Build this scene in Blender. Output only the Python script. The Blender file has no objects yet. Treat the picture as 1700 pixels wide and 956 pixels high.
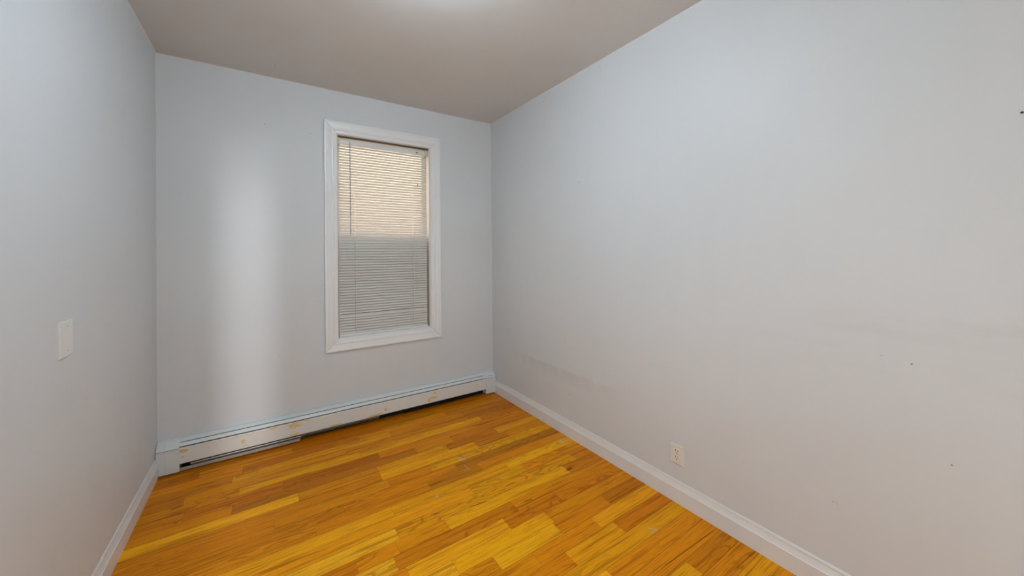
import bpy, bmesh, math, random
from mathutils import Vector, Matrix

scene = bpy.context.scene
COL = scene.collection
rng = random.Random(7)

# ------------------------------------------------------------------ camera
W, H = 2.3218, 2.5208          # room width and ceiling height (metres)
REAR = -4.60                   # rear wall, behind the camera
FPX, CY = 611.794, 416.11
yaw, pitch, roll = 0.58615, 0.00394, -0.00889
fwd = Vector((math.sin(yaw)*math.cos(pitch), math.cos(yaw)*math.cos(pitch), math.sin(pitch)))
rt = Vector((math.cos(yaw), -math.sin(yaw), 0))
upv = rt.cross(fwd)
rt2 = rt*math.cos(roll) + upv*math.sin(roll)
up2 = -rt*math.sin(roll) + upv*math.cos(roll)
cam_data = bpy.data.cameras.new('camera')
cam = bpy.data.objects.new('camera', cam_data)
COL.objects.link(cam)
cam.matrix_world = Matrix(((rt2.x, up2.x, -fwd.x, 0.55173), (rt2.y, up2.y, -fwd.y, -3.0143),
                           (rt2.z, up2.z, -fwd.z, 1.30451), (0, 0, 0, 1)))
cam_data.sensor_fit = 'HORIZONTAL'
cam_data.sensor_width = 36.0
cam_data.lens = FPX*36.0/1700.0
cam_data.shift_y = (CY-478.0)/1700.0
cam_data.clip_start = 0.02
scene.camera = cam

# ------------------------------------------------------------------ light, exposure
scene.view_settings.view_transform = 'Standard'
scene.view_settings.look = 'None'
scene.view_settings.gamma = 1.0
scene.view_settings.use_curve_mapping = False
scene.view_settings.exposure = 0.21

world = bpy.data.worlds.new('sky')
scene.world = world
world.use_nodes = True
wbg = world.node_tree.nodes['Background']
wbg.inputs['Color'].default_value = (0.80, 0.88, 1.0, 1)
wbg.inputs['Strength'].default_value = 3.0

sun_d = bpy.data.lights.new('sun', 'SUN')
sun_d.energy = 5.2
sun_d.angle = math.radians(1.0)
sun_d.color = (1.0, 0.93, 0.84)
sun = bpy.data.objects.new('sun', sun_d)
COL.objects.link(sun)
sun.rotation_euler = Vector((0.25, 1.0, -0.9)).to_track_quat('-Z', 'Y').to_euler()

LAMP_E = 53.0                  # ceiling lamp bowl
HALL_E = 150.0                 # daylight from the narrow hall window
hall_d = bpy.data.lights.new('hall_daylight', 'AREA')
hall_d.shape = 'RECTANGLE'
hall_d.size = 0.17
hall_d.size_y = 0.60
hall_d.energy = HALL_E
hall_d.color = (0.95, 0.98, 1.0)
hall = bpy.data.objects.new('hall_daylight', hall_d)
COL.objects.link(hall)
hall.location = (0.265, -9.24, 2.17)
hall.rotation_euler = (math.radians(90), 0, 0)      # shines towards +y

SIDE_L = 2.35                  # radiance of the added fill panel on the left wall, beside the camera
REAR_L = 4.9                   # radiance of the added fill panel on the rear wall

# ------------------------------------------------------------------ helpers
def link(name, bm, mat, parent=None, smooth=False):
    bmesh.ops.recalc_face_normals(bm, faces=bm.faces[:])
    me = bpy.data.meshes.new(name)
    bm.to_mesh(me)
    bm.free()
    for m in (mat if isinstance(mat, (list, tuple)) else [mat]):
        me.materials.append(m)
    if smooth:
        for p in me.polygons:
            p.use_smooth = True
        try:
            me.set_sharp_from_angle(angle=math.radians(35))
        except Exception:
            pass
    o = bpy.data.objects.new(name, me)
    COL.objects.link(o)
    if parent:
        o.parent = parent
        o.matrix_parent_inverse = Matrix.Translation(-parent.location)
    return o

def empty(name, loc):
    o = bpy.data.objects.new(name, None)
    o.empty_display_size = 0.05
    COL.objects.link(o)
    o.location = loc
    return o

def tag(o, label, cat, group=None):
    o['label'] = label
    o['category'] = cat
    if group:
        o['group'] = group
    return o

def structure(o, label=None, cat=None):
    o['kind'] = 'structure'
    if label:
        o['label'] = label
        o['category'] = cat
    return o

def box(bm, lo, hi, bevel=0.0, seg=2):
    vs = [bm.verts.new((x, y, z)) for z in (lo[2], hi[2]) for y in (lo[1], hi[1]) for x in (lo[0], hi[0])]
    fs = [bm.faces.new([vs[i] for i in f]) for f in
          ((0, 2, 3, 1), (4, 5, 7, 6), (0, 1, 5, 4), (2, 6, 7, 3), (0, 4, 6, 2), (1, 3, 7, 5))]
    if bevel:
        es = list({e for f in fs for e in f.edges})
        bmesh.ops.bevel(bm, geom=es, offset=bevel, segments=seg, profile=0.5, affect='EDGES')
    return fs

def extrude_profile(bm, pts, p0, p1):
    """closed 2-D profile pts = list of callables' results; p0/p1 map (a,b)->Vector at both ends"""
    a = [bm.verts.new(p0(*q)) for q in pts]
    b = [bm.verts.new(p1(*q)) for q in pts]
    n = len(pts)
    for i in range(n):
        bm.faces.new((a[i], a[(i+1) % n], b[(i+1) % n], b[i]))
    bm.faces.new(a)
    bm.faces.new(b[::-1])

def lathe(bm, prof, origin, axis='Z', n=32):
    """prof: list of (r, h) revolved about an axis through origin"""
    rings = []
    for r, h in prof:
        ring = []
        for k in range(n):
            t = 2*math.pi*k/n
            c, s = r*math.cos(t), r*math.sin(t)
            v = {'Z': (c, s, h), 'X': (h, c, s), 'Y': (c, h, s)}[axis]
            ring.append(bm.verts.new(Vector(origin)+Vector(v)))
        rings.append(ring)
    for i in range(len(rings)-1):
        for k in range(n):
            bm.faces.new((rings[i][k], rings[i][(k+1) % n], rings[i+1][(k+1) % n], rings[i+1][k]))
    bm.faces.new(rings[0][::-1])
    bm.faces.new(rings[-1])

def tube(bm, p, q, r, n=10):
    p, q = Vector(p), Vector(q)
    d = (q-p).normalized()
    a = d.orthogonal().normalized()
    b = d.cross(a)
    r0, r1 = [], []
    for k in range(n):
        t = 2*math.pi*k/n
        o = (a*math.cos(t)+b*math.sin(t))*r
        r0.append(bm.verts.new(p+o))
        r1.append(bm.verts.new(q+o))
    for k in range(n):
        bm.faces.new((r0[k], r0[(k+1) % n], r1[(k+1) % n], r1[k]))
    bm.faces.new(r0[::-1])
    bm.faces.new(r1)

# ---- node helpers
class NT:
    def __init__(self, name):
        self.m = bpy.data.materials.new(name)
        self.m.use_nodes = True
        self.t = self.m.node_tree
        self.t.nodes.clear()
        self.out = self.n('ShaderNodeOutputMaterial')
        self.bsdf = self.n('ShaderNodeBsdfPrincipled')
        self.l(self.bsdf.outputs[0], self.out.inputs[0])
    def n(self, typ, **kw):
        x = self.t.nodes.new(typ)
        for k, v in kw.items():
            setattr(x, k, v)
        return x
    def l(self, a, b):
        self.t.links.new(a, b)
    def val(self, inp, v):
        if hasattr(v, 'is_linked') or isinstance(v, bpy.types.NodeSocket):
            self.l(v, inp)
        else:
            inp.default_value = v
    def math(self, op, a, b=0.0, clamp=False):
        x = self.n('ShaderNodeMath', operation=op, use_clamp=clamp)
        self.val(x.inputs[0], a)
        self.val(x.inputs[1], b)
        return x.outputs[0]
    def mix(self, f, a, b, blend='MIX'):
        x = self.n('ShaderNodeMix', data_type='RGBA', blend_type=blend)
        self.val(x.inputs[0], f)
        self.val(x.inputs[6], a)
        self.val(x.inputs[7], b)
        return x.outputs[2]
    def noise(self, vec, scale, detail=3.0, rough=0.5, dist=0.0):
        x = self.n('ShaderNodeTexNoise')
        if vec is not None:
            self.l(vec, x.inputs['Vector'])
        x.inputs['Scale'].default_value = scale
        x.inputs['Detail'].default_value = detail
        x.inputs['Roughness'].default_value = rough
        x.inputs['Distortion'].default_value = dist
        return x.outputs['Fac']
    def ramp(self, f, lo, hi, a=0.0, b=1.0):
        x = self.n('ShaderNodeMapRange', interpolation_type='SMOOTHSTEP')
        self.l(f, x.inputs[0])
        for i, v in enumerate((lo, hi, a, b)):
            x.inputs[i+1].default_value = v
        return x.outputs[0]
    def pos(self):
        return self.n('ShaderNodeNewGeometry').outputs['Position']
    def xyz(self, v):
        x = self.n('ShaderNodeSeparateXYZ')
        self.l(v, x.inputs[0])
        return x.outputs
    def scale(self, v, s):
        x = self.n('ShaderNodeVectorMath', operation='MULTIPLY')
        self.l(v, x.inputs[0])
        x.inputs[1].default_value = s
        return x.outputs[0]
    def spot(self, pos, c, r_in, r_out):
        x = self.n('ShaderNodeVectorMath', operation='DISTANCE')
        self.l(pos, x.inputs[0])
        x.inputs[1].default_value = c
        return self.ramp(x.outputs['Value'], r_in, r_out, 1.0, 0.0)
    def bump(self, h, strength, dist):
        x = self.n('ShaderNodeBump')
        x.inputs['Strength'].default_value = strength
        x.inputs['Distance'].default_value = dist
        self.l(h, x.inputs['Height'])
        self.l(x.outputs[0], self.bsdf.inputs['Normal'])
    def base(self, c):
        self.val(self.bsdf.inputs['Base Color'], c)
        return self
    def set(self, rough=0.5, spec=0.5, metal=0.0):
        self.bsdf.inputs['Roughness'].default_value = rough
        self.bsdf.inputs['Specular IOR Level'].default_value = spec
        self.bsdf.inputs['Metallic'].default_value = metal
        return self

def simple(name, c, rough=0.5, spec=0.5, metal=0.0, vary=0.04, vscale=9.0, bump=0.0):
    t = NT(name)
    p = t.pos()
    f = t.noise(p, vscale, 4.0)
    d = (c[0]*(1-vary*2), c[1]*(1-vary*2), c[2]*(1-vary*2), 1)
    t.base(t.mix(f, (*c, 1), d)).set(rough, spec, metal)
    if bump:
        t.bump(t.noise(p, 180.0, 2.0), bump, 0.001)
    return t.m

# ------------------------------------------------------------------ materials
WALL_C = (0.662, 0.675, 0.69)
def wall_material(name, stains=(), specks=()):
    t = NT(name)
    p = t.pos()
    big = t.noise(p, 1.3, 3.0)
    roller = t.noise(t.scale(p, (9.0, 9.0, 1.6)), 1.0, 4.0, 0.6)
    c = t.mix(t.ramp(big, 0.3, 0.7), (*WALL_C, 1), tuple(x*0.965 for x in WALL_C)+(1,))
    c = t.mix(t.math('MULTIPLY', t.ramp(roller, 0.45, 0.8), 0.35), c, tuple(x*0.94 for x in WALL_C)+(1,))
    for mask_fn, col, amt in stains:
        c = t.mix(t.math('MULTIPLY', mask_fn(t, p), amt), c, (*col, 1))
    for q, r, col in specks:
        c = t.mix(t.spot(p, q, r*0.5, r), c, (*col, 1))
    t.base(c).set(0.48, 0.35)
    t.bump(t.noise(p, 420.0, 2.0), 0.08, 0.0008)
    return t.m

def smear(y0, y1, z0, z1, ey, ez_lo, ez_hi, nscale=(1, 14, 4), lo=0.35, hi=0.7, slope=0.0):
    """a scuffed patch on a side wall: sharp or soft at its own edges, broken up by noise"""
    def fn(t, p):
        s = t.xyz(p)
        z = t.math('SUBTRACT', s[2], t.math('MULTIPLY', s[1], slope))
        m = t.math('MULTIPLY', t.ramp(s[1], y0, y0+ey), t.ramp(s[1], y1-ey, y1, 1.0, 0.0))
        m = t.math('MULTIPLY', m, t.math('MULTIPLY', t.ramp(z, z0, z0+ez_lo), t.ramp(z, z1-ez_hi, z1, 1.0, 0.0)))
        return t.math('MULTIPLY', m, t.ramp(t.noise(t.scale(p, nscale), 1.0, 4.0, 0.6), lo, hi))
    return fn

DIRT = (0.47, 0.44, 0.38)
mat_wall_right = wall_material('wall_paint_right', stains=[
    (smear(-1.55, -0.30, 0.33, 0.462, 0.18, 0.11, 0.012, lo=0.25, hi=0.62), DIRT, 0.30),
    (smear(-1.25, -0.40, 0.40, 0.80, 0.20, 0.12, 0.15, (1, 7, 3), 0.45, 0.75), DIRT, 0.22),
    (smear(-3.30, -2.35, 0.98, 1.12, 0.30, 0.05, 0.06, (1, 3, 12), 0.30, 0.70), DIRT, 0.30),
    (smear(-3.10, -1.9, 0.84, 0.99, 0.30, 0.05, 0.06, (1, 3, 12), 0.45, 0.75), DIRT, 0.16),
], specks=[((W, -1.177, 1.7747), 0.004, (0.16, 0.16, 0.15)), ((W, -1.185, 1.779), 0.003, (0.2, 0.2, 0.19)),
           ((W, -2.8106, 0.6301), 0.003, (0.2, 0.15, 0.12)), ((W, -2.655, 0.935), 0.003, (0.42, 0.41, 0.4)),
           ((W, -1.07, 0.300), 0.006, (0.45, 0.40, 0.34)), ((W, -2.52, 0.355), 0.004, (0.45, 0.45, 0.45)),
           ((W, -2.53, 0.353), 0.004, (0.5, 0.5, 0.5))])
mat_wall_left = wall_material('wall_paint_left', stains=[
    (smear(-1.6, -0.3, 0.15, 0.8, 0.3, 0.2, 0.3, (1, 5, 4), 0.45, 0.8), DIRT, 0.15)])
mat_wall_back = wall_material('wall_paint_back', specks=[
    ((0.54, 0, 2.19), 0.005, (0.42, 0.43, 0.46)), ((0.815, 0, 2.175), 0.004, (0.42, 0.44, 0.5)),
    ((0.62, 0, 0.6), 0.004, (0.45, 0.40, 0.37))])
mat_wall_plain = wall_material('wall_paint_plain')

def ceiling_material():
    t = NT('ceiling_paint')
    p = t.pos()
    c0, c1 = (0.655, 0.64, 0.622), (0.625, 0.608, 0.59)
    c = t.mix(t.ramp(t.noise(p, 1.7, 3.0), 0.3, 0.7), (*c0, 1), (*c1, 1))
    for q, r in (((0.60, -0.20, H), 0.006), ((1.62, -0.60, H), 0.004), ((0.46, -0.02, H), 0.006)):
        c = t.mix(t.spot(p, q, r*0.5, r), c, (0.32, 0.29, 0.26, 1))
    t.base(c).set(0.55, 0.3)
    lump = t.noise(t.scale(p, (2.0, 5.0, 1.0)), 1.0, 2.0)
    t.bump(t.math('ADD', t.math('MULTIPLY', lump, 1.0), t.math('MULTIPLY', t.noise(p, 300.0), 0.03)), 0.12, 0.02)
    return t.m
mat_ceiling = ceiling_material()
mat_trim = simple('trim_gloss_white', (0.80, 0.805, 0.81), 0.30, 0.5, vary=0.02)
mat_base = simple('baseboard_white', (0.76, 0.75, 0.735), 0.32, 0.5, vary=0.03, vscale=14)
mat_jamb = simple('jamb_cream_paint', (0.72, 0.67, 0.58), 0.4, 0.4)
mat_caulk = simple('white_caulk', (0.73, 0.735, 0.74), 0.5, 0.4)
mat_sash = simple('sash_vinyl', (0.75, 0.74, 0.70), 0.35)
mat_dark = simple('dark_gap', (0.015, 0.014, 0.012), 0.8, 0.2)
mat_plate = simple('ivory_plastic', (0.76, 0.715, 0.635), 0.35, 0.5, vary=0.01)
mat_plate_white = simple('offwhite_plastic', (0.74, 0.73, 0.70), 0.35, 0.5, vary=0.01)
mat_socket = simple('white_plastic', (0.77, 0.735, 0.70), 0.35, 0.5, vary=0.01)
mat_slot = simple('black_slot', (0.03, 0.025, 0.025), 0.6)
mat_screw = simple('grey_screw', (0.44, 0.42, 0.39), 0.45, 0.5, 0.3)
mat_nail = simple('dark_nail', (0.05, 0.048, 0.045), 0.5, 0.5, 0.5)
mat_steel = simple('galvanised_steel', (0.68, 0.72, 0.75), 0.46, 0.5, 1.0, vary=0.06, vscale=30)
mat_heater = simple('heater_enamel', (0.68, 0.71, 0.70), 0.33, 0.5, vary=0.02)
mat_heater_lip = simple('heater_lip_dirty', (0.42, 0.37, 0.30), 0.5, 0.4, vary=0.12, vscale=20)
mat_wand = simple('clear_grey_plastic', (0.42, 0.43, 0.45), 0.2, 0.5)
mat_cord = simple('white_cord', (0.78, 0.76, 0.72), 0.7)
mat_tassel = simple('yellowed_plastic', (0.55, 0.43, 0.22), 0.4)
mat_bracket = simple('yellowed_bracket', (0.60, 0.53, 0.36), 0.4)
mat_neighbour = simple('neighbour_tan_stucco', (0.72, 0.52, 0.38), 0.8, 0.2, vary=0.06, vscale=3)
mat_ground = simple('yard_concrete', (0.35, 0.33, 0.30), 0.9, 0.2)
mat_hall_floor = simple('hall_floor_wood', (0.42, 0.20, 0.06), 0.4)

def cover_material():
    """heater front: white enamel with chipped patches where the yellowed older paint shows"""
    t = NT('heater_front_enamel')
    p = t.pos()
    c = t.mix(t.noise(p, 6.0), (0.74, 0.735, 0.695, 1), (0.70, 0.695, 0.66, 1))
    n = t.noise(t.scale(p, (34.0, 1.0, 110.0)), 1.0, 5.0, 0.65)
    acc = None
    # (x, z, half length, half height)
    for x, z, a, b, wgt in ((0.125, 0.128, 0.028, 0.013, .30), (0.122, 0.092, 0.010, 0.005, .2), (0.415, 0.098, 0.016, 0.018, .12),
                            (0.425, 0.070, 0.02, 0.004, .1), (0.375, 0.140, 0.02, 0.006, .05), (0.45, 0.140, 0.05, 0.006, .05),
                            (0.585, 0.142, 0.035, 0.010, .15), (0.70, 0.125, 0.050, 0.026, .14), (0.76, 0.145, 0.06, 0.007, .15),
                            (0.70, 0.065, 0.045, 0.010, .22), (0.96, 0.060, 0.05, 0.007, .1), (1.24, 0.062, 0.07, 0.012, .16), (1.315, 0.085, 0.012, 0.016, .15),
                            (1.72, 0.128, 0.018, 0.012, .35), (1.70, 0.090, 0.048, 0.012, .26), (1.67, 0.072, 0.018, 0.014, .22), (1.45, 0.056, 0.016, 0.005, .1),
                            (2.12, 0.115, 0.012, 0.006, .12), (2.17, 0.135, 0.010, 0.008, .15)):
        s = t.xyz(p)
        dx = t.math('DIVIDE', t.math('SUBTRACT', s[0], x), a)
        dz = t.math('DIVIDE', t.math('SUBTRACT', s[2], z), b)
        d = t.math('ADD', t.math('MULTIPLY', dx, dx), t.math('MULTIPLY', dz, dz))
        m = t.ramp(d, 0.0, 1.3, 0.62+wgt, 0.0)
        acc = m if acc is None else t.math('MAXIMUM', acc, m)
    chip = t.ramp(t.math('ADD', t.math('MULTIPLY', acc, 0.75), t.math('MULTIPLY', t.math('SUBTRACT', n, 0.5), 2.4)), 0.27, 0.42)
    c = t.mix(t.math('MULTIPLY', chip, 0.85), c, (0.70, 0.50, 0.15, 1))
    sp = t.noise(t.scale(p, (1.0, 1.0, 1.0)), 95.0, 1.0)
    s = t.xyz(p)
    zone = t.math('MULTIPLY', t.ramp(s[0], 0.85, 1.05), t.ramp(s[0], 1.45, 1.6, 1.0, 0.0))
    c = t.mix(t.math('MULTIPLY', t.ramp(sp, 0.70, 0.76), t.math('MULTIPLY', zone, 0.7)), c, (0.30, 0.24, 0.20, 1))
    t.base(c).set(0.38, 0.5)
    return t.m
mat_cover = cover_material()

def slat_material():
    t = NT('blind_slat_vinyl')
    p = t.pos()
    c = t.mix(t.noise(p, 12.0), (0.80, 0.785, 0.745, 1), (0.77, 0.755, 0.715, 1))
    t.base(c).set(0.4, 0.4)
    tr = t.n('ShaderNodeBsdfTranslucent')
    tr.inputs[0].default_value = (0.95, 0.78, 0.62, 1)
    mx = t.n('ShaderNodeMixShader')
    mx.inputs[0].default_value = 0.24
    t.l(t.bsdf.outputs[0], mx.inputs[1])
    t.l(tr.outputs[0], mx.inputs[2])
    t.l(mx.outputs[0], t.out.inputs[0])
    return t.m
mat_slat = slat_material()

def glass_material():
    t = NT('window_glass')
    t.base((0.95, 0.97, 0.96, 1)).set(0.03, 0.5)
    gl = t.n('ShaderNodeBsdfGlossy')
    gl.inputs['Roughness'].default_value = 0.03
    tp = t.n('ShaderNodeBsdfTransparent')
    tp.inputs[0].default_value = (0.93, 0.96, 0.94, 1)
    mx = t.n('ShaderNodeMixShader')
    mx.inputs[0].default_value = 0.07
    t.l(tp.outputs[0], mx.inputs[1])
    t.l(gl.outputs[0], mx.inputs[2])
    t.l(mx.outputs[0], t.out.inputs[0])
    return t.m
mat_glass = glass_material()

def screen_material():
    t = NT('insect_screen_mesh')
    t.base((0.05, 0.05, 0.05, 1)).set(0.6)
    tp = t.n('ShaderNodeBsdfTransparent')
    mx = t.n('ShaderNodeMixShader')
    mx.inputs[0].default_value = 0.85
    t.l(tp.outputs[0], mx.inputs[1])
    t.l(t.bsdf.outputs[0], mx.inputs[2])
    t.l(mx.outputs[0], t.out.inputs[0])
    return t.m
mat_screen = screen_material()

# dark cracks and knots in single boards: from, to, half width, strength
MARKS = [((2.298, -2.094), (1.907, -2.082), .0028, .85), ((1.429, -1.314), (1.505, -1.319), .004, .8), ((2.033, -1.354), (2.078, -1.348), .012, .75),
         ((0.022, -0.525), (0.188, -0.524), .0035, .7), ((1.404, -0.513), (1.557, -0.502), .003, .6), ((2.306, -2.257), (2.138, -2.253), .0025, .6),
         ((1.662, -1.435), (1.713, -1.441), .006, .6), ((0.132, -0.461), (0.181, -0.452), .011, .55), ((1.24, -1.255), (1.262, -1.262), .005, .6)]
def floor_material():
    t = NT('oak_strip_floor')
    uv = t.n('ShaderNodeUVMap', uv_map='grain').outputs[0]
    tone = t.n('ShaderNodeVertexColor', layer_name='tone').outputs[0]
    # long fine fibres, broad streaks, cathedral figure
    fib = t.noise(t.scale(uv, (7.0, 320.0, 1.0)), 1.0, 4.0, 0.6)
    streak = t.noise(t.scale(uv, (1.6, 45.0, 1.0)), 1.0, 4.0, 0.6, 0.4)
    warp = t.noise(t.scale(uv, (2.2, 9.0, 1.0)), 1.0, 2.0)
    s = t.xyz(uv)
    ring = t.math('SINE', t.math('MULTIPLY', t.math('ADD', t.math('MULTIPLY', warp, 1.0), t.math('MULTIPLY', s[1], 2.2)), 80.0))
    ring = t.ramp(ring, 0.25, 1.0)
    cath = t.math('MULTIPLY', ring, t.ramp(t.noise(t.scale(uv, (1.1, 6.0, 1.0)), 1.0, 1.0), 0.46, 0.66))
    knot = t.ramp(t.noise(t.scale(uv, (4.0, 16.0, 1.0)), 1.0, 1.0), 0.70, 0.80)
    dark = t.mix(1.0, tone, (0.52, 0.40, 0.30, 1), 'MULTIPLY')
    light = t.mix(1.0, tone, (1.10, 1.14, 1.10, 1), 'MULTIPLY')
    c = t.mix(t.ramp(streak, 0.35, 0.72), light, tone)
    c = t.mix(t.math('MULTIPLY', t.ramp(streak, 0.52, 0.68), 0.75), c, dark)
    c = t.mix(t.math('MULTIPLY', t.ramp(fib, 0.48, 0.68), 0.75), c, dark)
    c = t.mix(t.math('MULTIPLY', cath, 0.62), c, dark)
    c = t.mix(t.math('MULTIPLY', knot, 0.6), c, dark)
    # pale scuffs and paint drips that lie on the boards
    p = t.pos()
    sc = t.noise(p, 60.0, 3.0)
    for q, r in (((2.235, -1.075, 0), 0.045), ((1.578, -0.885, 0), 0.035), ((1.30, -1.13, 0), 0.02), ((2.275, -0.19, 0), 0.02), ((2.05, -1.93, 0), 0.03)):
        m = t.math('MULTIPLY', t.spot(p, q, 0.0, r), t.ramp(sc, 0.42, 0.58))
        c = t.mix(t.math('MULTIPLY', m, 0.65), c, (0.62, 0.56, 0.45, 1))
    def seg(a, b, w, col, amt):
        nonlocal c
        d = Vector((b[0]-a[0], b[1]-a[1], 0))
        L = d.length
        d.normalize()
        q = t.n('ShaderNodeVectorMath', operation='SUBTRACT')
        t.l(p, q.inputs[0])
        q.inputs[1].default_value = (a[0], a[1], 0)
        def dot(v):
            x = t.n('ShaderNodeVectorMath', operation='DOT_PRODUCT')
            t.l(q.outputs[0], x.inputs[0])
            x.inputs[1].default_value = v
            return x.outputs['Value']
        u, v = dot(d), t.math('ABSOLUTE', dot((-d.y, d.x, 0)))
        m = t.math('MULTIPLY', t.ramp(u, -0.1*L, 0.12*L), t.ramp(u, 0.88*L, 1.1*L, 1.0, 0.0))
        m = t.math('MULTIPLY', m, t.ramp(v, w*0.4, w, 1.0, 0.0))
        c = t.mix(t.math('MULTIPLY', m, amt), c, (*col, 1))
    CRACK = (0.05, 0.018, 0.003)
    for a, b, w, k in MARKS:
        seg(a, b, w, CRACK, k)
    seg((1.553, -0.955), (1.559, -1.009), 0.0022, (0.62, 0.5, 0.3), 0.7)
    seg((1.559, -1.009), (1.523, -1.005), 0.0022, (0.62, 0.5, 0.3), 0.7)
    t.base(c).set(0.34, 0.10)
    t.val(t.bsdf.inputs['Roughness'], t.ramp(fib, 0.3, 0.7, 0.30, 0.42))
    t.bump(fib, 0.06, 0.001)
    return t.m
mat_floor = floor_material()
mat_lamp_metal = simple('brushed_nickel', (0.6, 0.58, 0.55), 0.3, 0.5, 1.0)
def lamp_material():
    t = NT('frosted_glass_lit')
    t.base((0.9, 0.9, 0.9, 1)).set(0.3)
    t.bsdf.inputs['Emission Color'].default_value = (0.70, 0.87, 1.0, 1)
    t.bsdf.inputs['Emission Strength'].default_value = LAMP_E
    return t.m
mat_lamp = lamp_material()
def glowing_pane(name, strength):
    t = NT(name)
    t.base((0.85, 0.85, 0.83, 1)).set(0.4)
    t.bsdf.inputs['Emission Color'].default_value = (0.95, 1.0, 0.98, 1)
    t.bsdf.inputs['Emission Strength'].default_value = strength
    return t.m
def lit_pane(lo, hi, mat, parent):
    bm = bmesh.new()
    box(bm, lo, hi)
    link('pane', bm, mat, parent)  # side and rear sheets are added fill light, not real glazing

# ------------------------------------------------------------------ room shell
T = 0.16
def slab(name, boxes, mat):
    bm = bmesh.new()
    for lo, hi in boxes:
        box(bm, lo, hi)
    return structure(link(name, bm, mat))

# window opening in the back wall
OX0, OX1, OZ0, OZ1 = 0.990, 1.716, 0.667, 2.200
slab('wall_back', [((-T, 0, 0), (OX0, T, H)), ((OX1, 0, 0), (W+T, T, H)),
                   ((OX0, 0, 0), (OX1, T, OZ0)), ((OX0, 0, OZ1), (OX1, T, H))], mat_wall_back)
slab('wall_left', [((-T, REAR, 0), (0, 0, H))], mat_wall_left)
slab('wall_right', [((W, REAR, 0), (W+T, 0, H))], mat_wall_right)
DX0, DX1, DZ = 0.285, 1.00, 2.04
slab('wall_rear', [((-T, REAR-T, 0), (DX0, REAR, H)), ((DX1, REAR-T, 0), (W+T, REAR, H)),
                   ((DX0, REAR-T, DZ), (DX1, REAR, H))], mat_wall_plain)
slab('ceiling', [((-T, REAR-T, H), (W+T, T, H+T))], mat_ceiling)

# oak strip floor: rows of boards, joints where the photograph shows them
TONES = {'R': (0.35, 0.105, 0.010), 'D': (0.31, 0.120, 0.012), 'B': (0.45, 0.165, 0.012), 'O': (0.56, 0.235, 0.014),
         'Y': (0.62, 0.315, 0.020), 'L': (0.70, 0.375, 0.035), 'P': (0.70, 0.40, 0.085)}
for _k in 'RDB':
    TONES[_k] = tuple(a*0.62+b*0.38 for a, b in zip(TONES[_k], TONES['O']))
for _k in 'LP':
    TONES[_k] = tuple(a*0.72+b*0.28 for a, b in zip(TONES[_k], TONES['Y']))
ROWS = {
    1: [(.5, 'B'), (1.2, 'R'), (9, 'R')],
    2: [(.208, 'R'), (.682, 'O'), (1.25, 'R'), (1.691, 'D'), (9, 'B')],
    3: [(.42, 'O'), (1.085, 'R'), (1.745, 'O'), (9, 'B')],
    4: [(.376, 'B'), (1.285, 'Y'), (1.857, 'O'), (9, 'B')],
    5: [(.176, 'R'), (.98, 'O'), (1.857, 'O'), (9, 'R')],
    6: [(.416, 'O'), (1.047, 'Y'), (1.945, 'Y'), (9, 'B')],
    7: [(.196, 'O'), (.62, 'B'), (1.146, 'R'), (1.62, 'O'), (9, 'O')],
    8: [(.394, 'O'), (1.364, 'D'), (1.62, 'O'), (9, 'B')],
    9: [(.685, 'L'), (1.10, 'O'), (1.552, 'Y'), (1.94, 'R'), (9, 'Y')],
    10: [(1.097, 'O'), (1.727, 'Y'), (1.98, 'D'), (9, 'O')],
    11: [(.574, 'B'), (1.12, 'O'), (1.371, 'B'), (9, 'Y')],
    12: [(.872, 'B'), (1.505, 'O'), (9, 'D')],
    13: [(.735, 'O'), (1.30, 'B'), (1.623, 'D'), (9, 'O')],
    14: [(1.074, 'L'), (1.765, 'Y'), (9, 'L')],
    15: [(1.48, 'Y'), (1.839, 'Y'), (9, 'O')],
    16: [(1.049, 'P'), (2.167, 'Y'), (9, 'B')],
    17: [(.855, 'B'), (1.027, 'O'), (1.265, 'O'), (2.04, 'Y'), (9, 'B')],
    18: [(.996, 'P'), (1.603, 'B'), (9, 'B')],
    19: [(1.024, 'O'), (1.505, 'L'), (1.837, 'B'), (9, 'B')],
    20: [(1.195, 'P'), (1.70, 'Y'), (9, 'O')],
    21: [(1.349, 'O'), (1.687, 'L'), (2.026, 'O'), (9, 'R')],
    22: [(1.501, 'O'), (1.861, 'O'), (9, 'L')],
    23: [(1.62, 'O'), (1.932, 'Y'), (9, 'B')],
    24: [(1.35, 'Y'), (9, 'Y')], 25: [(1.7, 'P'), (9, 'O')], 26: [(1.5, 'O'), (9, 'O')],
    27: [(2.008, 'Y'), (9, 'B')], 28: [(1.8, 'B'), (9, 'O')], 29: [(1.9, 'O'), (9, 'Y')],
}
PW, PS, PH = 0.0811, 0.02, 0.0561
bm = bmesh.new()
uvl = bm.loops.layers.uv.new('grain')
vcl = bm.loops.layers.float_color.new('tone')
GAP, GS = 0.0003, 0.0006
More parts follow.
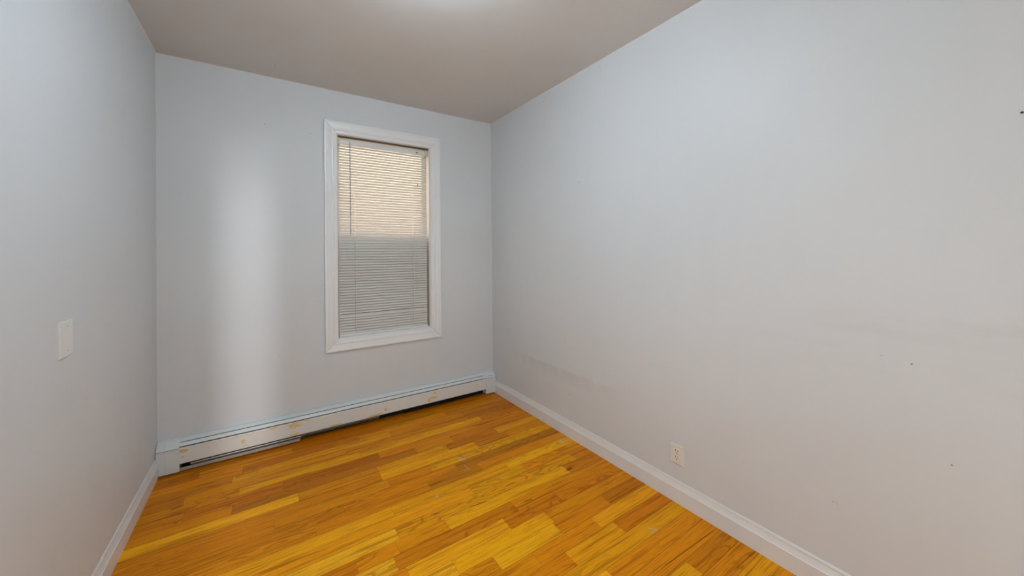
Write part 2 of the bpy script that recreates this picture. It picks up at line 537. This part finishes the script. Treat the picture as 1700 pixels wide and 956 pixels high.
for r in range(-1, 60):
    yn = lambda x, e: max(PS*x-(r+PH+e)*PW, REAR-0.1)
    row = ROWS.get(r)
    if row is None:
        row, x = [], rng.uniform(0.2, 0.8)
        while x < W-0.3:
            row.append((x, rng.choice('OOYBYL')))
            x += rng.uniform(0.35, 1.0)
        row.append((9, rng.choice('OYB')))
    x0 = 0.0
    for x1, tn in row:
        x1 = min(x1, W)
        if x1-x0 < 0.01:
            continue
        a, b = x0+GAP, x1-GAP
        co = [(a, yn(a, .5)+GS), (b, yn(b, .5)+GS), (b, yn(b, -.5)-GS), (a, yn(a, -.5)-GS)]
        co = [(x, min(y, 0.0)) for x, y in co]
        if co[2][1]-co[1][1] < 0.002 or co[3][1]-co[0][1] < 0.002:
            x0 = x1
            continue
        f = bm.faces.new([bm.verts.new((x, y, 0.0)) for x, y in co])
        ou, ov = rng.uniform(0, 50), rng.uniform(0, 50)
        k = rng.uniform(0.92, 1.08)
        kk = rng.uniform(0.93, 1.07)
        c = (TONES[tn][0]*1.30, TONES[tn][1]*1.04, TONES[tn][2]*0.2)
        for lp in f.loops:
            lp[uvl].uv = (lp.vert.co.x+ou, lp.vert.co.y+ov)
            lp[vcl] = (c[0]*k, c[1]*k*kk, c[2]*k, 1)
        x0 = x1
fl_faces = bm.faces[:]
# sub-floor under the boards: its dark top shows as the hairline seams
def flat(bm, x0, y0, x1, y1, z):
    f = bm.faces.new([bm.verts.new(v) for v in ((x0, y0, z), (x1, y0, z), (x1, y1, z), (x0, y1, z))])
    return f
ff = box(bm, (-T, REAR-T, -0.06), (W+T, T, -0.004))
for f in ff:
    f.material_index = 1
me_floor = link('floor', bm, [mat_floor, simple('subfloor_dark', (0.05, 0.022, 0.006), 0.7)])
structure(me_floor)

# caulk beads in the corners
def bead(name, a, b, d1, d2, s=0.0035):
    bm = bmesh.new()
    a, b, d1, d2 = Vector(a), Vector(b), Vector(d1), Vector(d2)
    extrude_profile(bm, [(0, 0), (1, 0), (.35, .35), (0, 1)], lambda u, v: a+d1*u*s+d2*v*s, lambda u, v: b+d1*u*s+d2*v*s)
    return structure(link(name, bm, mat_caulk))
bead('trim_1', (0, 0, 0.19), (0, 0, H), (1, 0, 0), (0, -1, 0), 0.0032)
bead('trim_2', (W, 0, 0.19), (W, 0, H), (-1, 0, 0), (0, -1, 0), 0.0032)
bead('trim_3', (0, 0, H), (W, 0, H), (0, -1, 0), (0, 0, -1), 0.004)
bead('trim_4', (W, 0, H), (W, REAR, H), (-1, 0, 0), (0, 0, -1), 0.004)
bead('trim_5', (0, 0, H), (0, REAR, H), (1, 0, 0), (0, 0, -1), 0.004)

# baseboards (flat face, bead, sloped ogee, thin top lip)
BPROF = [(0, 0), (.0135, 0), (.0135, .0715), (.0148, .073), (.0148, .0750), (.0130, .0765), (.0100, .084), (.0070, .0925),
         (.0052, .0985), (.0036, .0990), (.0036, .1010), (.0058, .1020), (.0052, .107), (.0028, .1125), (0, .1135)]
bm = bmesh.new()
extrude_profile(bm, BPROF, lambda a, b: Vector((W-a, -0.028, b)), lambda a, b: Vector((W-a, REAR, b)))
structure(link('baseboard_right', bm, mat_base))
bm = bmesh.new()
extrude_profile(bm, BPROF, lambda a, b: Vector((a, -0.0655-a*0.6, b)), lambda a, b: Vector((a, REAR, b)))
structure(link('baseboard_left', bm, mat_base))
bm = bmesh.new()
extrude_profile(bm, BPROF, lambda a, b: Vector((DX1+0.07, REAR+a, b)), lambda a, b: Vector((W, REAR+a, b)))
structure(link('baseboard_rear', bm, mat_base))

# ------------------------------------------------------------------ window
win = empty('window_1', ((OX0+OX1)/2, 0.0, OZ0))
structure(win, 'tall white framed double-hung window in the back wall, behind the blind', 'window')
# picture-frame casing: four mitred moulded boards
CO = (0.902, 1.805, 0.5785, 2.293)         # outer edges x0,x1,z0,z1
CI = (0.988, 1.7175, 0.6655, 2.2015)       # inner edges
CPROF = [(.05, 0), (.04, .0028), (0, .0032), (0, .0165), (.02, .0185), (.13, .0185), (.17, .0165), (.22, .0155), (.26, .0160), (.55, .0130), (.60, .0145),
         (.68, .0150), (.73, .0130), (.76, .0105), (.96, .0095), (1, .0075), (1, 0)]
def casing_board(A0, A1, B0, B1, g):
    """A0,A1 outer corners, B0,B1 inner corners (x,z); g = hairline mitre gap"""
    bm = bmesh.new()
    A0, A1, B0, B1 = (Vector((q[0], 0, q[1])) for q in (A0, A1, B0, B1))
    d = (A1-A0).normalized()*g
    extrude_profile(bm, CPROF, lambda u, h: A0.lerp(B0, u)+d+Vector((0, -h, 0)), lambda u, h: A1.lerp(B1, u)-d+Vector((0, -h, 0)))
    link('casing', bm, mat_trim, win)
o = [(CO[0], CO[2]), (CO[1], CO[2]), (CO[1], CO[3]), (CO[0], CO[3])]
i_ = [(CI[0], CI[2]), (CI[1], CI[2]), (CI[1], CI[3]), (CI[0], CI[3])]
for k in range(4):
    casing_board(o[k], o[(k+1) % 4], i_[k], i_[(k+1) % 4], 0.0013)
# jamb boards lining the opening
JY1 = 0.158
for nm, lo, hi in (('jamb', (OX0, 0.001, OZ0), (OX0+0.004, JY1, OZ1)), ('jamb', (OX1-0.004, 0.001, OZ0), (OX1, JY1, OZ1)),
                   ('head_jamb', (OX0+.004, 0.001, OZ1-0.004), (OX1-.004, JY1, OZ1)), ('sill', (OX0+.004, 0.001, OZ0), (OX1-.004, JY1, OZ0+0.008))):
    bm = bmesh.new()
    box(bm, lo, hi)
    link(nm, bm, mat_trim if nm == 'sill' else mat_jamb, win)
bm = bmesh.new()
box(bm, (OX0+.004, 0.020, OZ1-.0145), (OX1-.004, 0.034, OZ1-.004), 0.001)  # dark strip put in for the shadow between head rail and head jamb
link('head_gap_shade', bm, simple('shade_brown', (0.10, 0.06, 0.03), 0.6), win)['label'] = 'dark brown strip standing in for the shadow gap above the blind'
# inner stop strip on the right jamb, seen beside the blind
bm = bmesh.new()
box(bm, (OX1-0.010, 0.002, OZ0+.008), (OX1-0.004, 0.010, OZ1-.004), 0.001)
link('stop_strip', bm, mat_trim, win)
# sashes
ZM = 1.432
def sash(name, z0, z1, y0, y1):
    st = 0.028
    x0, x1 = OX0+.005, OX1-.005
    bm = bmesh.new()
    for lo, hi in (((x0, y0, z0), (x0+st, y1, z1)), ((x1-st, y0, z0), (x1, y1, z1)),
                   ((x0+st, y0, z0), (x1-st, y1, z0+st)), ((x0+st, y0, z1-st), (x1-st, y1, z1))):
        box(bm, lo, hi, 0.003, 1)
    s = link(name, bm, mat_sash, win)
    bm = bmesh.new()
    ym = (y0+y1)/2
    box(bm, (x0+st-.004, ym-.002, z0+st-.004), (x1-st+.004, ym+.002, z1-st+.004))
    link('pane', bm, mat_glass, s)
sash('lower_sash', OZ0+.008, ZM+.018, 0.082, 0.106)
sash('upper_sash', ZM-.018, OZ1-.004, 0.108, 0.132)
bm = bmesh.new()
box(bm, (OX0+.006, 0.140, OZ0+.008), (OX1-.006, 0.142, ZM))
link('insect_screen', bm, mat_screen, win)

# ------------------------------------------------------------------ window blind
BX0, BX1, BY = 1.001, 1.694, 0.030
blind = empty('window_blind', ((BX0+BX1)/2, BY, 0.68))
tag(blind, 'off-white horizontal mini blind, lowered and closed inside the white window frame', 'blind')
HZ0, HZ1 = 2.135, 2.179
# head rail: an open-topped steel channel with rolled lips
bm = bmesh.new()
prof = [(-.0135, 0), (.0135, 0), (.0135, .036), (.0125, .036), (.0125, .001), (-.0125, .001), (-.0125, .036), (-.0150, .036), (-.0150, .034), (-.0135, .034)]
extrude_profile(bm, prof, lambda a, b: Vector((BX0+.006, BY+a, HZ0+b)), lambda a, b: Vector((BX1-.004, BY+a, HZ0+b)))
link('head_rail', bm, simple('blind_rail_white', (0.74, 0.73, 0.71), 0.35), blind)
mat_rail = bpy.data.materials['blind_rail_white']
for x0, x1 in ((BX0-.006, BX0+.010), (BX1-.014, BX1+.006)):
    bm = bmesh.new()
    box(bm, (x0, BY-.018, HZ0-.006), (x1, BY+.016, HZ1+.003), 0.002)
    link('mounting_bracket', bm, mat_bracket, blind)['label'] = 'yellowed plastic bracket'
# slats
PITCH, CHORD, TILT = 0.02075, 0.0250, math.radians(53.5)
def slat_mesh(tilt):
    """crowned thin slat with a rout hole at either ladder; room edge low, outer edge high"""
    bm = bmesh.new()
    n = 6
    hx = 0.0016
    xs = [BX0, 1.118-hx, 1.118+hx, 1.574-hx, 1.574+hx, BX1]
    hole = {(1, 2), (1, 3), (3, 2), (3, 3)}
    lay = []
    for thick in (0.0, 0.00035):
        row = []
        for k in range(n+1):
            s = (k/n-.5)*CHORD
            crown = 0.0011*(1-(2*k/n-1)**2)+thick
            y = s*math.cos(tilt)-crown*math.sin(tilt)
            z = s*math.sin(tilt)+crown*math.cos(tilt)
            row.append([bm.verts.new((x, y, z)) for x in xs])
        lay.append(row)
    a, b = lay
    for c in range(len(xs)-1):
        for k in range(n):
            if (c, k) in hole:
                continue
            bm.faces.new((a[k][c], a[k+1][c], a[k+1][c+1], a[k][c+1]))
            bm.faces.new((b[k][c], b[k][c+1], b[k+1][c+1], b[k+1][c]))
        for k in (0, n):
            bm.faces.new((a[k][c], a[k][c+1], b[k][c+1], b[k][c]))
    for k in range(n):
        for e in (0, len(xs)-1):
            bm.faces.new((a[k][e], b[k][e], b[k+1][e], a[k+1][e]))
    return bm
first = link('slat', slat_mesh(TILT), mat_slat, blind, smooth=True)
steep = link('slat', slat_mesh(math.radians(68)), mat_slat, blind, smooth=True)
# 62 slats down to a wider break, then seven more above the bottom rail
zs = [0.856+PITCH*k for k in range(61, -1, -1)]
brk = len(zs)
zs += [0.7045+PITCH*k for k in range(6, -1, -1)]
BASE = blind.location
for k, z in enumerate(zs):
    if k == 0:
        s = first
    elif k == brk:
        s = steep
    else:
        s = first.copy()
        COL.objects.link(s)
        s.parent = blind
    s.matrix_parent_inverse = Matrix.Translation(-BASE)
    s.location = (0, BY, z)
# bottom rail
bm = bmesh.new()
prof = [(-.011, 0), (.011, 0), (.0125, .003), (.0125, .015), (.010, .018), (-.010, .018), (-.0125, .015), (-.0125, .003)]
extrude_profile(bm, prof, lambda a, b: Vector((BX0, BY+a, 0.6755+b)), lambda a, b: Vector((BX1, BY+a, 0.6755+b)))
link('bottom_rail', bm, mat_rail, blind)
# ladder cords (front pair), lift cord, wand, tassels
for x0, x1 in ((1.1155, 1.1225), (1.336, 1.339), (1.5705, 1.578)):
    bm = bmesh.new()
    tube(bm, (x0, BY-.0130, HZ0), (x1, BY-.0130, 0.694), 0.0004 if 1.3 < x0 < 1.4 else 0.0007, 6)
    link('ladder_cord', bm, mat_cord, blind)
bm = bmesh.new()
# hexagonal twisted wand
p0, p1 = Vector((1.081, BY-.024, HZ0+.010)), Vector((1.0825, BY-.024, 1.442))
n, m = 48, 6
rings = []
for i in range(n+1):
    c = p0.lerp(p1, i/n)
    ring = []
    for k in range(m):
        t = 2*math.pi*k/m+i*0.45
        rr = 0.0036*(1.1 if k % 2 else 0.88)
        ring.append(bm.verts.new(c+Vector((rr*math.cos(t), rr*math.sin(t), 0))))
    rings.append(ring)
for i in range(n):
    for k in range(m):
        bm.faces.new((rings[i][k], rings[i][(k+1) % m], rings[i+1][(k+1) % m], rings[i+1][k]))
bm.faces.new(rings[0])
bm.faces.new(rings[-1][::-1])
wand = link('tilt_wand', bm, mat_wand, blind)
wand['label'] = 'grey clear plastic wand'
bm = bmesh.new()
tube(bm, (1.081, BY-.024, HZ0+.012), (1.081, BY-.013, HZ0+.022), 0.0025, 8)
link('wand_hook', bm, mat_screw, wand)
for x, zt in ((1.6105, 1.882), (1.6130, 1.058)):
    bm = bmesh.new()
    tube(bm, (x-.002, BY-.019, HZ0+.008), (x, BY-.019, zt), 0.0008, 6)
    cd = link('lift_cord', bm, mat_cord, blind)
    bm = bmesh.new()
    lathe(bm, [(.0012, .012), (.003, .010), (.0048, -.004), (.0052, -.012), (.0035, -.014)], (x, BY-.019, zt), 'Z', 12)
    link('tassel', bm, mat_tassel, cd)
bm = bmesh.new()
box(bm, (1.601, BY-.0155, HZ0+.010), (1.608, BY-.0130, HZ0+.022), 0.001)
box(bm, (1.610, BY-.0155, HZ0+.010), (1.617, BY-.0130, HZ0+.022), 0.001)
link('cord_lock', bm, mat_slot, blind)['label'] = 'small black cord lock openings'

# ------------------------------------------------------------------ baseboard heater
heat = empty('baseboard_heater', (W/2, -0.03, 0.0))
tag(heat, 'long white metal baseboard heater with chipped yellowed paint, along the back wall', 'heater')
HX0, HX1 = 0.003, W-0.003
CX0, CX1 = 0.106, 2.214
TOPC = [(0.0, .190), (.012, .1895), (.022, .187), (.031, .1825), (.039, .1775), (.045, .1725)]
def shell(bm, pts, x0, x1, th=0.0012):
    """bent sheet: centre line pts (depth, z), given thickness"""
    P = [Vector((a, b)) for a, b in pts]
    off = []
    for i, q in enumerate(P):
        d = (P[min(i+1, len(P)-1)]-P[max(i-1, 0)]).normalized()
        off.append(q+Vector((-d.y, d.x))*-th)
    poly = [(q.x, q.y) for q in P]+[(q.x, q.y) for q in reversed(off)]
    extrude_profile(bm, poly, lambda a, b: Vector((x0, -a, b)), lambda a, b: Vector((x1, -a, b)))
bm = bmesh.new()
shell(bm, [(.0015, .02)]+[(.0015, .188)]+TOPC[1:4]+[(.037, .1788), (.0425, .1757)], CX0-.02, CX1+.02)
link('back_panel', bm, mat_heater, heat)
bm = bmesh.new()
shell(bm, [(.040, .1695), (.0445, .1722), (.049, .1692), (.054, .1645), (.0590, .1580), (.0605, .1545), (.0585, .1535)], CX0, CX1)
link('damper_flap', bm, mat_heater, heat)
bm = bmesh.new()
shell(bm, [(.052, .1400), (.0600, .1480), (.0625, .1492), (.0642, .1478), (.0650, .1440), (.0650, .0560), (.0642, .0530), (.0600, .0520)], CX0, CX1)
link('front_cover', bm, mat_cover, heat)['label'] = 'off-white cover with chipped yellow patches'
bm = bmesh.new()
shell(bm, [(.004, .009), (.0560, .0080), (.0600, .0095), (.0610, .0240), (.0590, .0265)], CX0, 0.735)
link('bottom_lip', bm, mat_heater_lip, heat)['label'] = 'dirty beige bottom lip'
bm = bmesh.new()
shell(bm, [(.006, .0130), (.030, .0150), (.047, .0240), (.0550, .0370), (.0545, .0420)], CX0+.05, 0.742, 0.001)
link('reflector_strip', bm, mat_steel, heat)['label'] = 'shiny steel strip'
bm = bmesh.new()
shell(bm, [(.040, .0330), (.0520, .0370), (.0560, .0420), (.0560, .0470)], 0.742, 1.27, 0.001)
shell(bm, [(.034, .0240), (.0470, .0265), (.0500, .0300)], 0.742, 1.27, 0.001)
link('support_rail', bm, simple('dull_steel', (0.30, 0.33, 0.31), 0.5, 0.5, 0.8), heat)['label'] = 'dull grey steel rail'
# fin-tube element behind the cover
bm = bmesh.new()
tube(bm, (CX0, -.032, .095), (CX1, -.032, .095), 0.011, 14)
el = link('copper_pipe', bm, simple('copper_pipe', (0.45, 0.2, 0.1), 0.35, 0.5, 1.0), heat)
bm = bmesh.new()
x = CX0+.15
while x < CX1-.15:
    box(bm, (x, -.056, .066), (x+.0006, -.008, .124))
    x += 0.012
link('fins', bm, mat_steel, el)['kind'] = 'stuff'
bm = bmesh.new()
box(bm, (CX0, -.0045, .001), (CX1, -.0032, .165))  # near-black sheet stands in for the shade inside the heater
link('inner_shade', bm, mat_dark, heat)
# end caps
def cap_profile(dz=0.0, front=.0670, extra=0.0):
    e = extra
    return [(0, .010+dz), (front+e, .010+dz), (front+e, .148), (front+e-.001, .153), (front+e-.0050, .160), (front+e-.011, .1672), (front+e-.019, .1755),
            (.038+e*.5, .183+e*.6), (.026, .1885+e*.7), (.012, .1915+e), (0, .192+e)]
cap_l = bmesh.new()
extrude_profile(cap_l, cap_profile(), lambda a, b: Vector((HX0, -a, b)), lambda a, b: Vector((.041, -a, b)))
cl = link('left_end_cap', cap_l, mat_heater, heat)
bm = bmesh.new()
extrude_profile(bm, cap_profile(0, .0670, .0012), lambda a, b: Vector((.0418, -a, b)), lambda a, b: Vector((.1065, -a, b)))
link('splice_cover', bm, mat_heater, heat)
def crease(parent, x0, x1, front, z, mat):
    bm = bmesh.new()
    box(bm, (x0, -front-.0007, z-.0011), (x1, -front+.002, z+.0011))
    link('seam', bm, mat, parent)
mat_seam = simple('seam_rusty', (0.30, 0.22, 0.14), 0.6)
crease(cl, HX0+.001, .041, .0670, .1475, mat_seam)
crease(heat, .042, .1062, .0682, .1475, mat_seam)
bm = bmesh.new()
extrude_profile(bm, cap_profile(), lambda a, b: Vector((2.213, -a, b)), lambda a, b: Vector((HX1-.003, -a, b)))
cr = link('right_end_cap', bm, mat_heater, heat)
crease(cr, 2.2135, HX1-.004, .0670, .1475, mat_seam)
bm = bmesh.new()
box(bm, (2.235, -.0585, .1655), (2.285, -.0560, .1672))
link('slot', bm, mat_dark, cr)

# ------------------------------------------------------------------ wall plates, nails
def plate_mesh(w, h, d, bev):
    """bevelled cover plate in its own frame: x across, z up, face towards -y"""
    bm = bmesh.new()
    box(bm, (-w/2, -d, -h/2), (w/2, 0, h/2))
    es = [e for e in bm.edges if all(v.co.y < -d*0.5 for v in e.verts)]
    bmesh.ops.bevel(bm, geom=es, offset=bev, segments=3, profile=0.6, affect='EDGES')
    return bm
def place(o, parent):
    o.parent = parent
    o.matrix_parent_inverse = Matrix.Identity(4)

outlet = empty('wall_outlet', (W, -1.8867, 0.2488))
outlet.rotation_euler = (0, 0, math.radians(-90))   # local -y faces into the room (-x)
tag(outlet, 'ivory duplex power outlet low on the right wall above the baseboard', 'outlet')
o = link('cover_plate', plate_mesh(0.0705, 0.100, 0.006, 0.0035), mat_plate)
place(o, outlet)
for dz in (.0165, -.0175):
    bm = bmesh.new()
    pts = []
    for k in range(28):
        t = 2*math.pi*k/28
        pts.append((0.0165*math.cos(t), max(-.0135, min(.0135, 0.0165*math.sin(t)))))
    extrude_profile(bm, pts, lambda a, b: Vector((a, -.0058, b+dz)), lambda a, b: Vector((a, -.0078, b+dz)))
    rc = link('receptacle', bm, mat_socket)
    place(rc, outlet)
    bm = bmesh.new()
    box(bm, (-.0078, -.0081, dz-.001), (-.0050, -.0070, dz+.0085))
    box(bm, (.0050, -.0081, dz-.0005), (.0074, -.0070, dz+.0075))
    lathe(bm, [(.0027, -.0081), (.0027, -.0070)], (0, 0, dz-.0075), 'Y', 14)
    place(link('slots', bm, mat_slot), rc)
bm = bmesh.new()
lathe(bm, [(.0026, -.0072), (.0032, -.0064), (.0032, -.0055)], (0, 0, -.0005), 'Y', 16)
place(link('screw', bm, mat_screw), outlet)

blank = empty('blank_wall_plate', (0.0, -1.2095, 1.0356))
blank.rotation_euler = (0, 0, math.radians(90))     # local -y faces into the room (+x)
tag(blank, 'blank off-white rectangular cover plate on the left wall', 'wall plate')
place(link('cover_plate', plate_mesh(0.092, 0.1155, 0.0065, 0.003), mat_plate_white), blank)
for dz in (.0400, -.0400):
    bm = bmesh.new()
    lathe(bm, [(.0015, -.0072), (.0022, -.0068), (.0022, -.0055)], (0.006, 0, dz), 'Y', 16)
    place(link('screw', bm, mat_screw), blank)

for q, r, lab in (((W, -2.7284, 0.9242), .0021, 'tiny dark nail head in the right wall at waist height, right of the outlet'),
                  ((W, -2.9475, 1.6835), .0032, 'dark nail in the right wall near the right edge of the photo, above eye level')):
    bm = bmesh.new()
    lathe(bm, [(r*.45, 0.002), (r*.45, -.004), (r, -.0045), (r*.9, -.006), (r*.4, -.0066)], q, 'X', 14)
    tag(link('nail', bm, mat_nail), lab, 'nail')

# ------------------------------------------------------------------ ceiling lamp (just above the frame)
LX, LY = 1.04, -1.76
lamp = empty('ceiling_light', (LX, LY, H))
tag(lamp, 'round frosted glass ceiling light, lit, just above the top edge of the photo', 'ceiling light')
bm = bmesh.new()
lathe(bm, [(.070, 0), (.070, -.008), (.060, -.018), (.048, -.020)], (LX, LY, H), 'Z', 48)
link('canopy', bm, mat_lamp_metal, lamp, smooth=True)
bm = bmesh.new()
lathe(bm, [(.046, -.016), (.060, -.022), (.108, -.032), (.138, -.054), (.144, -.074), (.132, -.098), (.100, -.120), (.052, -.133), (.010, -.137)], (LX, LY, H), 'Z', 48)
link('glass_bowl', bm, mat_lamp, lamp, smooth=True)
bm = bmesh.new()
lathe(bm, [(.009, -.134), (.010, -.140), (.006, -.146), (.002, -.148)], (LX, LY, H), 'Z', 20)
link('finial', bm, mat_lamp_metal, lamp, smooth=True)

# ------------------------------------------------------------------ doorway behind the camera and the hall beyond
door = empty('door_1', (DX1, REAR-0.06, 0))
structure(door, 'white panel door standing slightly ajar in the rear wall', 'door')
bm = bmesh.new()
x0 = 0.425
box(bm, (x0, REAR-.085, .010), (DX1-.004, REAR-.045, DZ-.004), 0.002)
for z0, z1 in ((.20, .88), (1.06, 1.84)):
    for a, b in ((x0+.10, (x0+DX1)/2-.04), ((x0+DX1)/2+.04, DX1-.10)):
        box(bm, (a, REAR-.047, z0), (b, REAR-.041, z1), 0.003)
link('door_leaf', bm, mat_trim, door)
bm = bmesh.new()
lathe(bm, [(.028, 0), (.028, .006), (.010, .012), (.010, .04), (.026, .048), (.028, .06), (.018, .072)], (x0+.06, REAR-.045, 0.98), 'Y', 24)
link('door_handle', bm, mat_lamp_metal, door, smooth=True)
HY = -9.30
slab('wall_hall_left', [((-.62, HY, 0), (-.50, REAR-T, H))], mat_wall_plain)
slab('wall_hall_right', [((1.50, HY, 0), (1.62, REAR-T, H))], mat_wall_plain)
slab('wall_hall_end', [((-.62, HY-T, 0), (1.62, HY, H))], mat_wall_plain)
slab('floor_hall', [((-.62, HY-T, -.06), (1.62, REAR-T, 0))], mat_hall_floor)
slab('ceiling_hall', [((-.62, HY-T, H), (1.62, REAR-T, H+T))], mat_ceiling)
bm = bmesh.new()
for lo, hi in (((.13, HY, 1.82), (.17, HY+.03, 2.515)), ((.36, HY, 1.82), (.40, HY+.03, 2.515)),
               ((.17, HY, 1.82), (.36, HY+.03, 1.865)), ((.17, HY, 2.475), (.36, HY+.03, 2.515))):
    box(bm, lo, hi, .003, 1)
w2 = structure(link('window_2', bm, mat_trim))
lit_pane((.17, HY, 1.865), (.36, HY+.010, 2.475), glowing_pane('daylit_glass_hall', 8.0), w2)

# added fill light framed like a window, left wall beside the camera
bm = bmesh.new()
for lo, hi in (((0, -2.79, .385), (.02, -2.70, 1.815)), ((0, -1.90, .385), (.02, -1.81, 1.815)),
               ((0, -2.70, .385), (.02, -1.90, .475)), ((0, -2.70, 1.725), (.02, -1.90, 1.815))):
    box(bm, lo, hi, .003, 1)
fill_side = structure(link('fill_light_side', bm, mat_trim))
lit_pane((0, -2.70, .475), (.010, -1.90, 1.725), glowing_pane('fill_glow_side', SIDE_L), fill_side)

# second added fill light in a window-like frame, rear wall right of the door
bm = bmesh.new()
for lo, hi in (((1.01, REAR, .41), (1.10, REAR+.02, 1.79)), ((1.80, REAR, .41), (1.89, REAR+.02, 1.79)),
               ((1.10, REAR, .41), (1.80, REAR+.02, .50)), ((1.10, REAR, 1.70), (1.80, REAR+.02, 1.79))):
    box(bm, lo, hi, .003, 1)
fill_rear = structure(link('fill_light_rear', bm, mat_trim))
lit_pane((1.10, REAR, .50), (1.80, REAR+.010, 1.70), glowing_pane('fill_glow_rear', REAR_L), fill_rear)

# ------------------------------------------------------------------ outside the window
bm = bmesh.new()
box(bm, (-4, 2.6, -3), (6.5, 2.8, 5.0))
tag(link('neighbouring_house', bm, mat_neighbour), 'tan wall of the house next door, behind the window blind', 'house')
bm = bmesh.new()
box(bm, (-6, T, -3.2), (8, 2.6, -3.0))
structure(link('ground', bm, mat_ground))
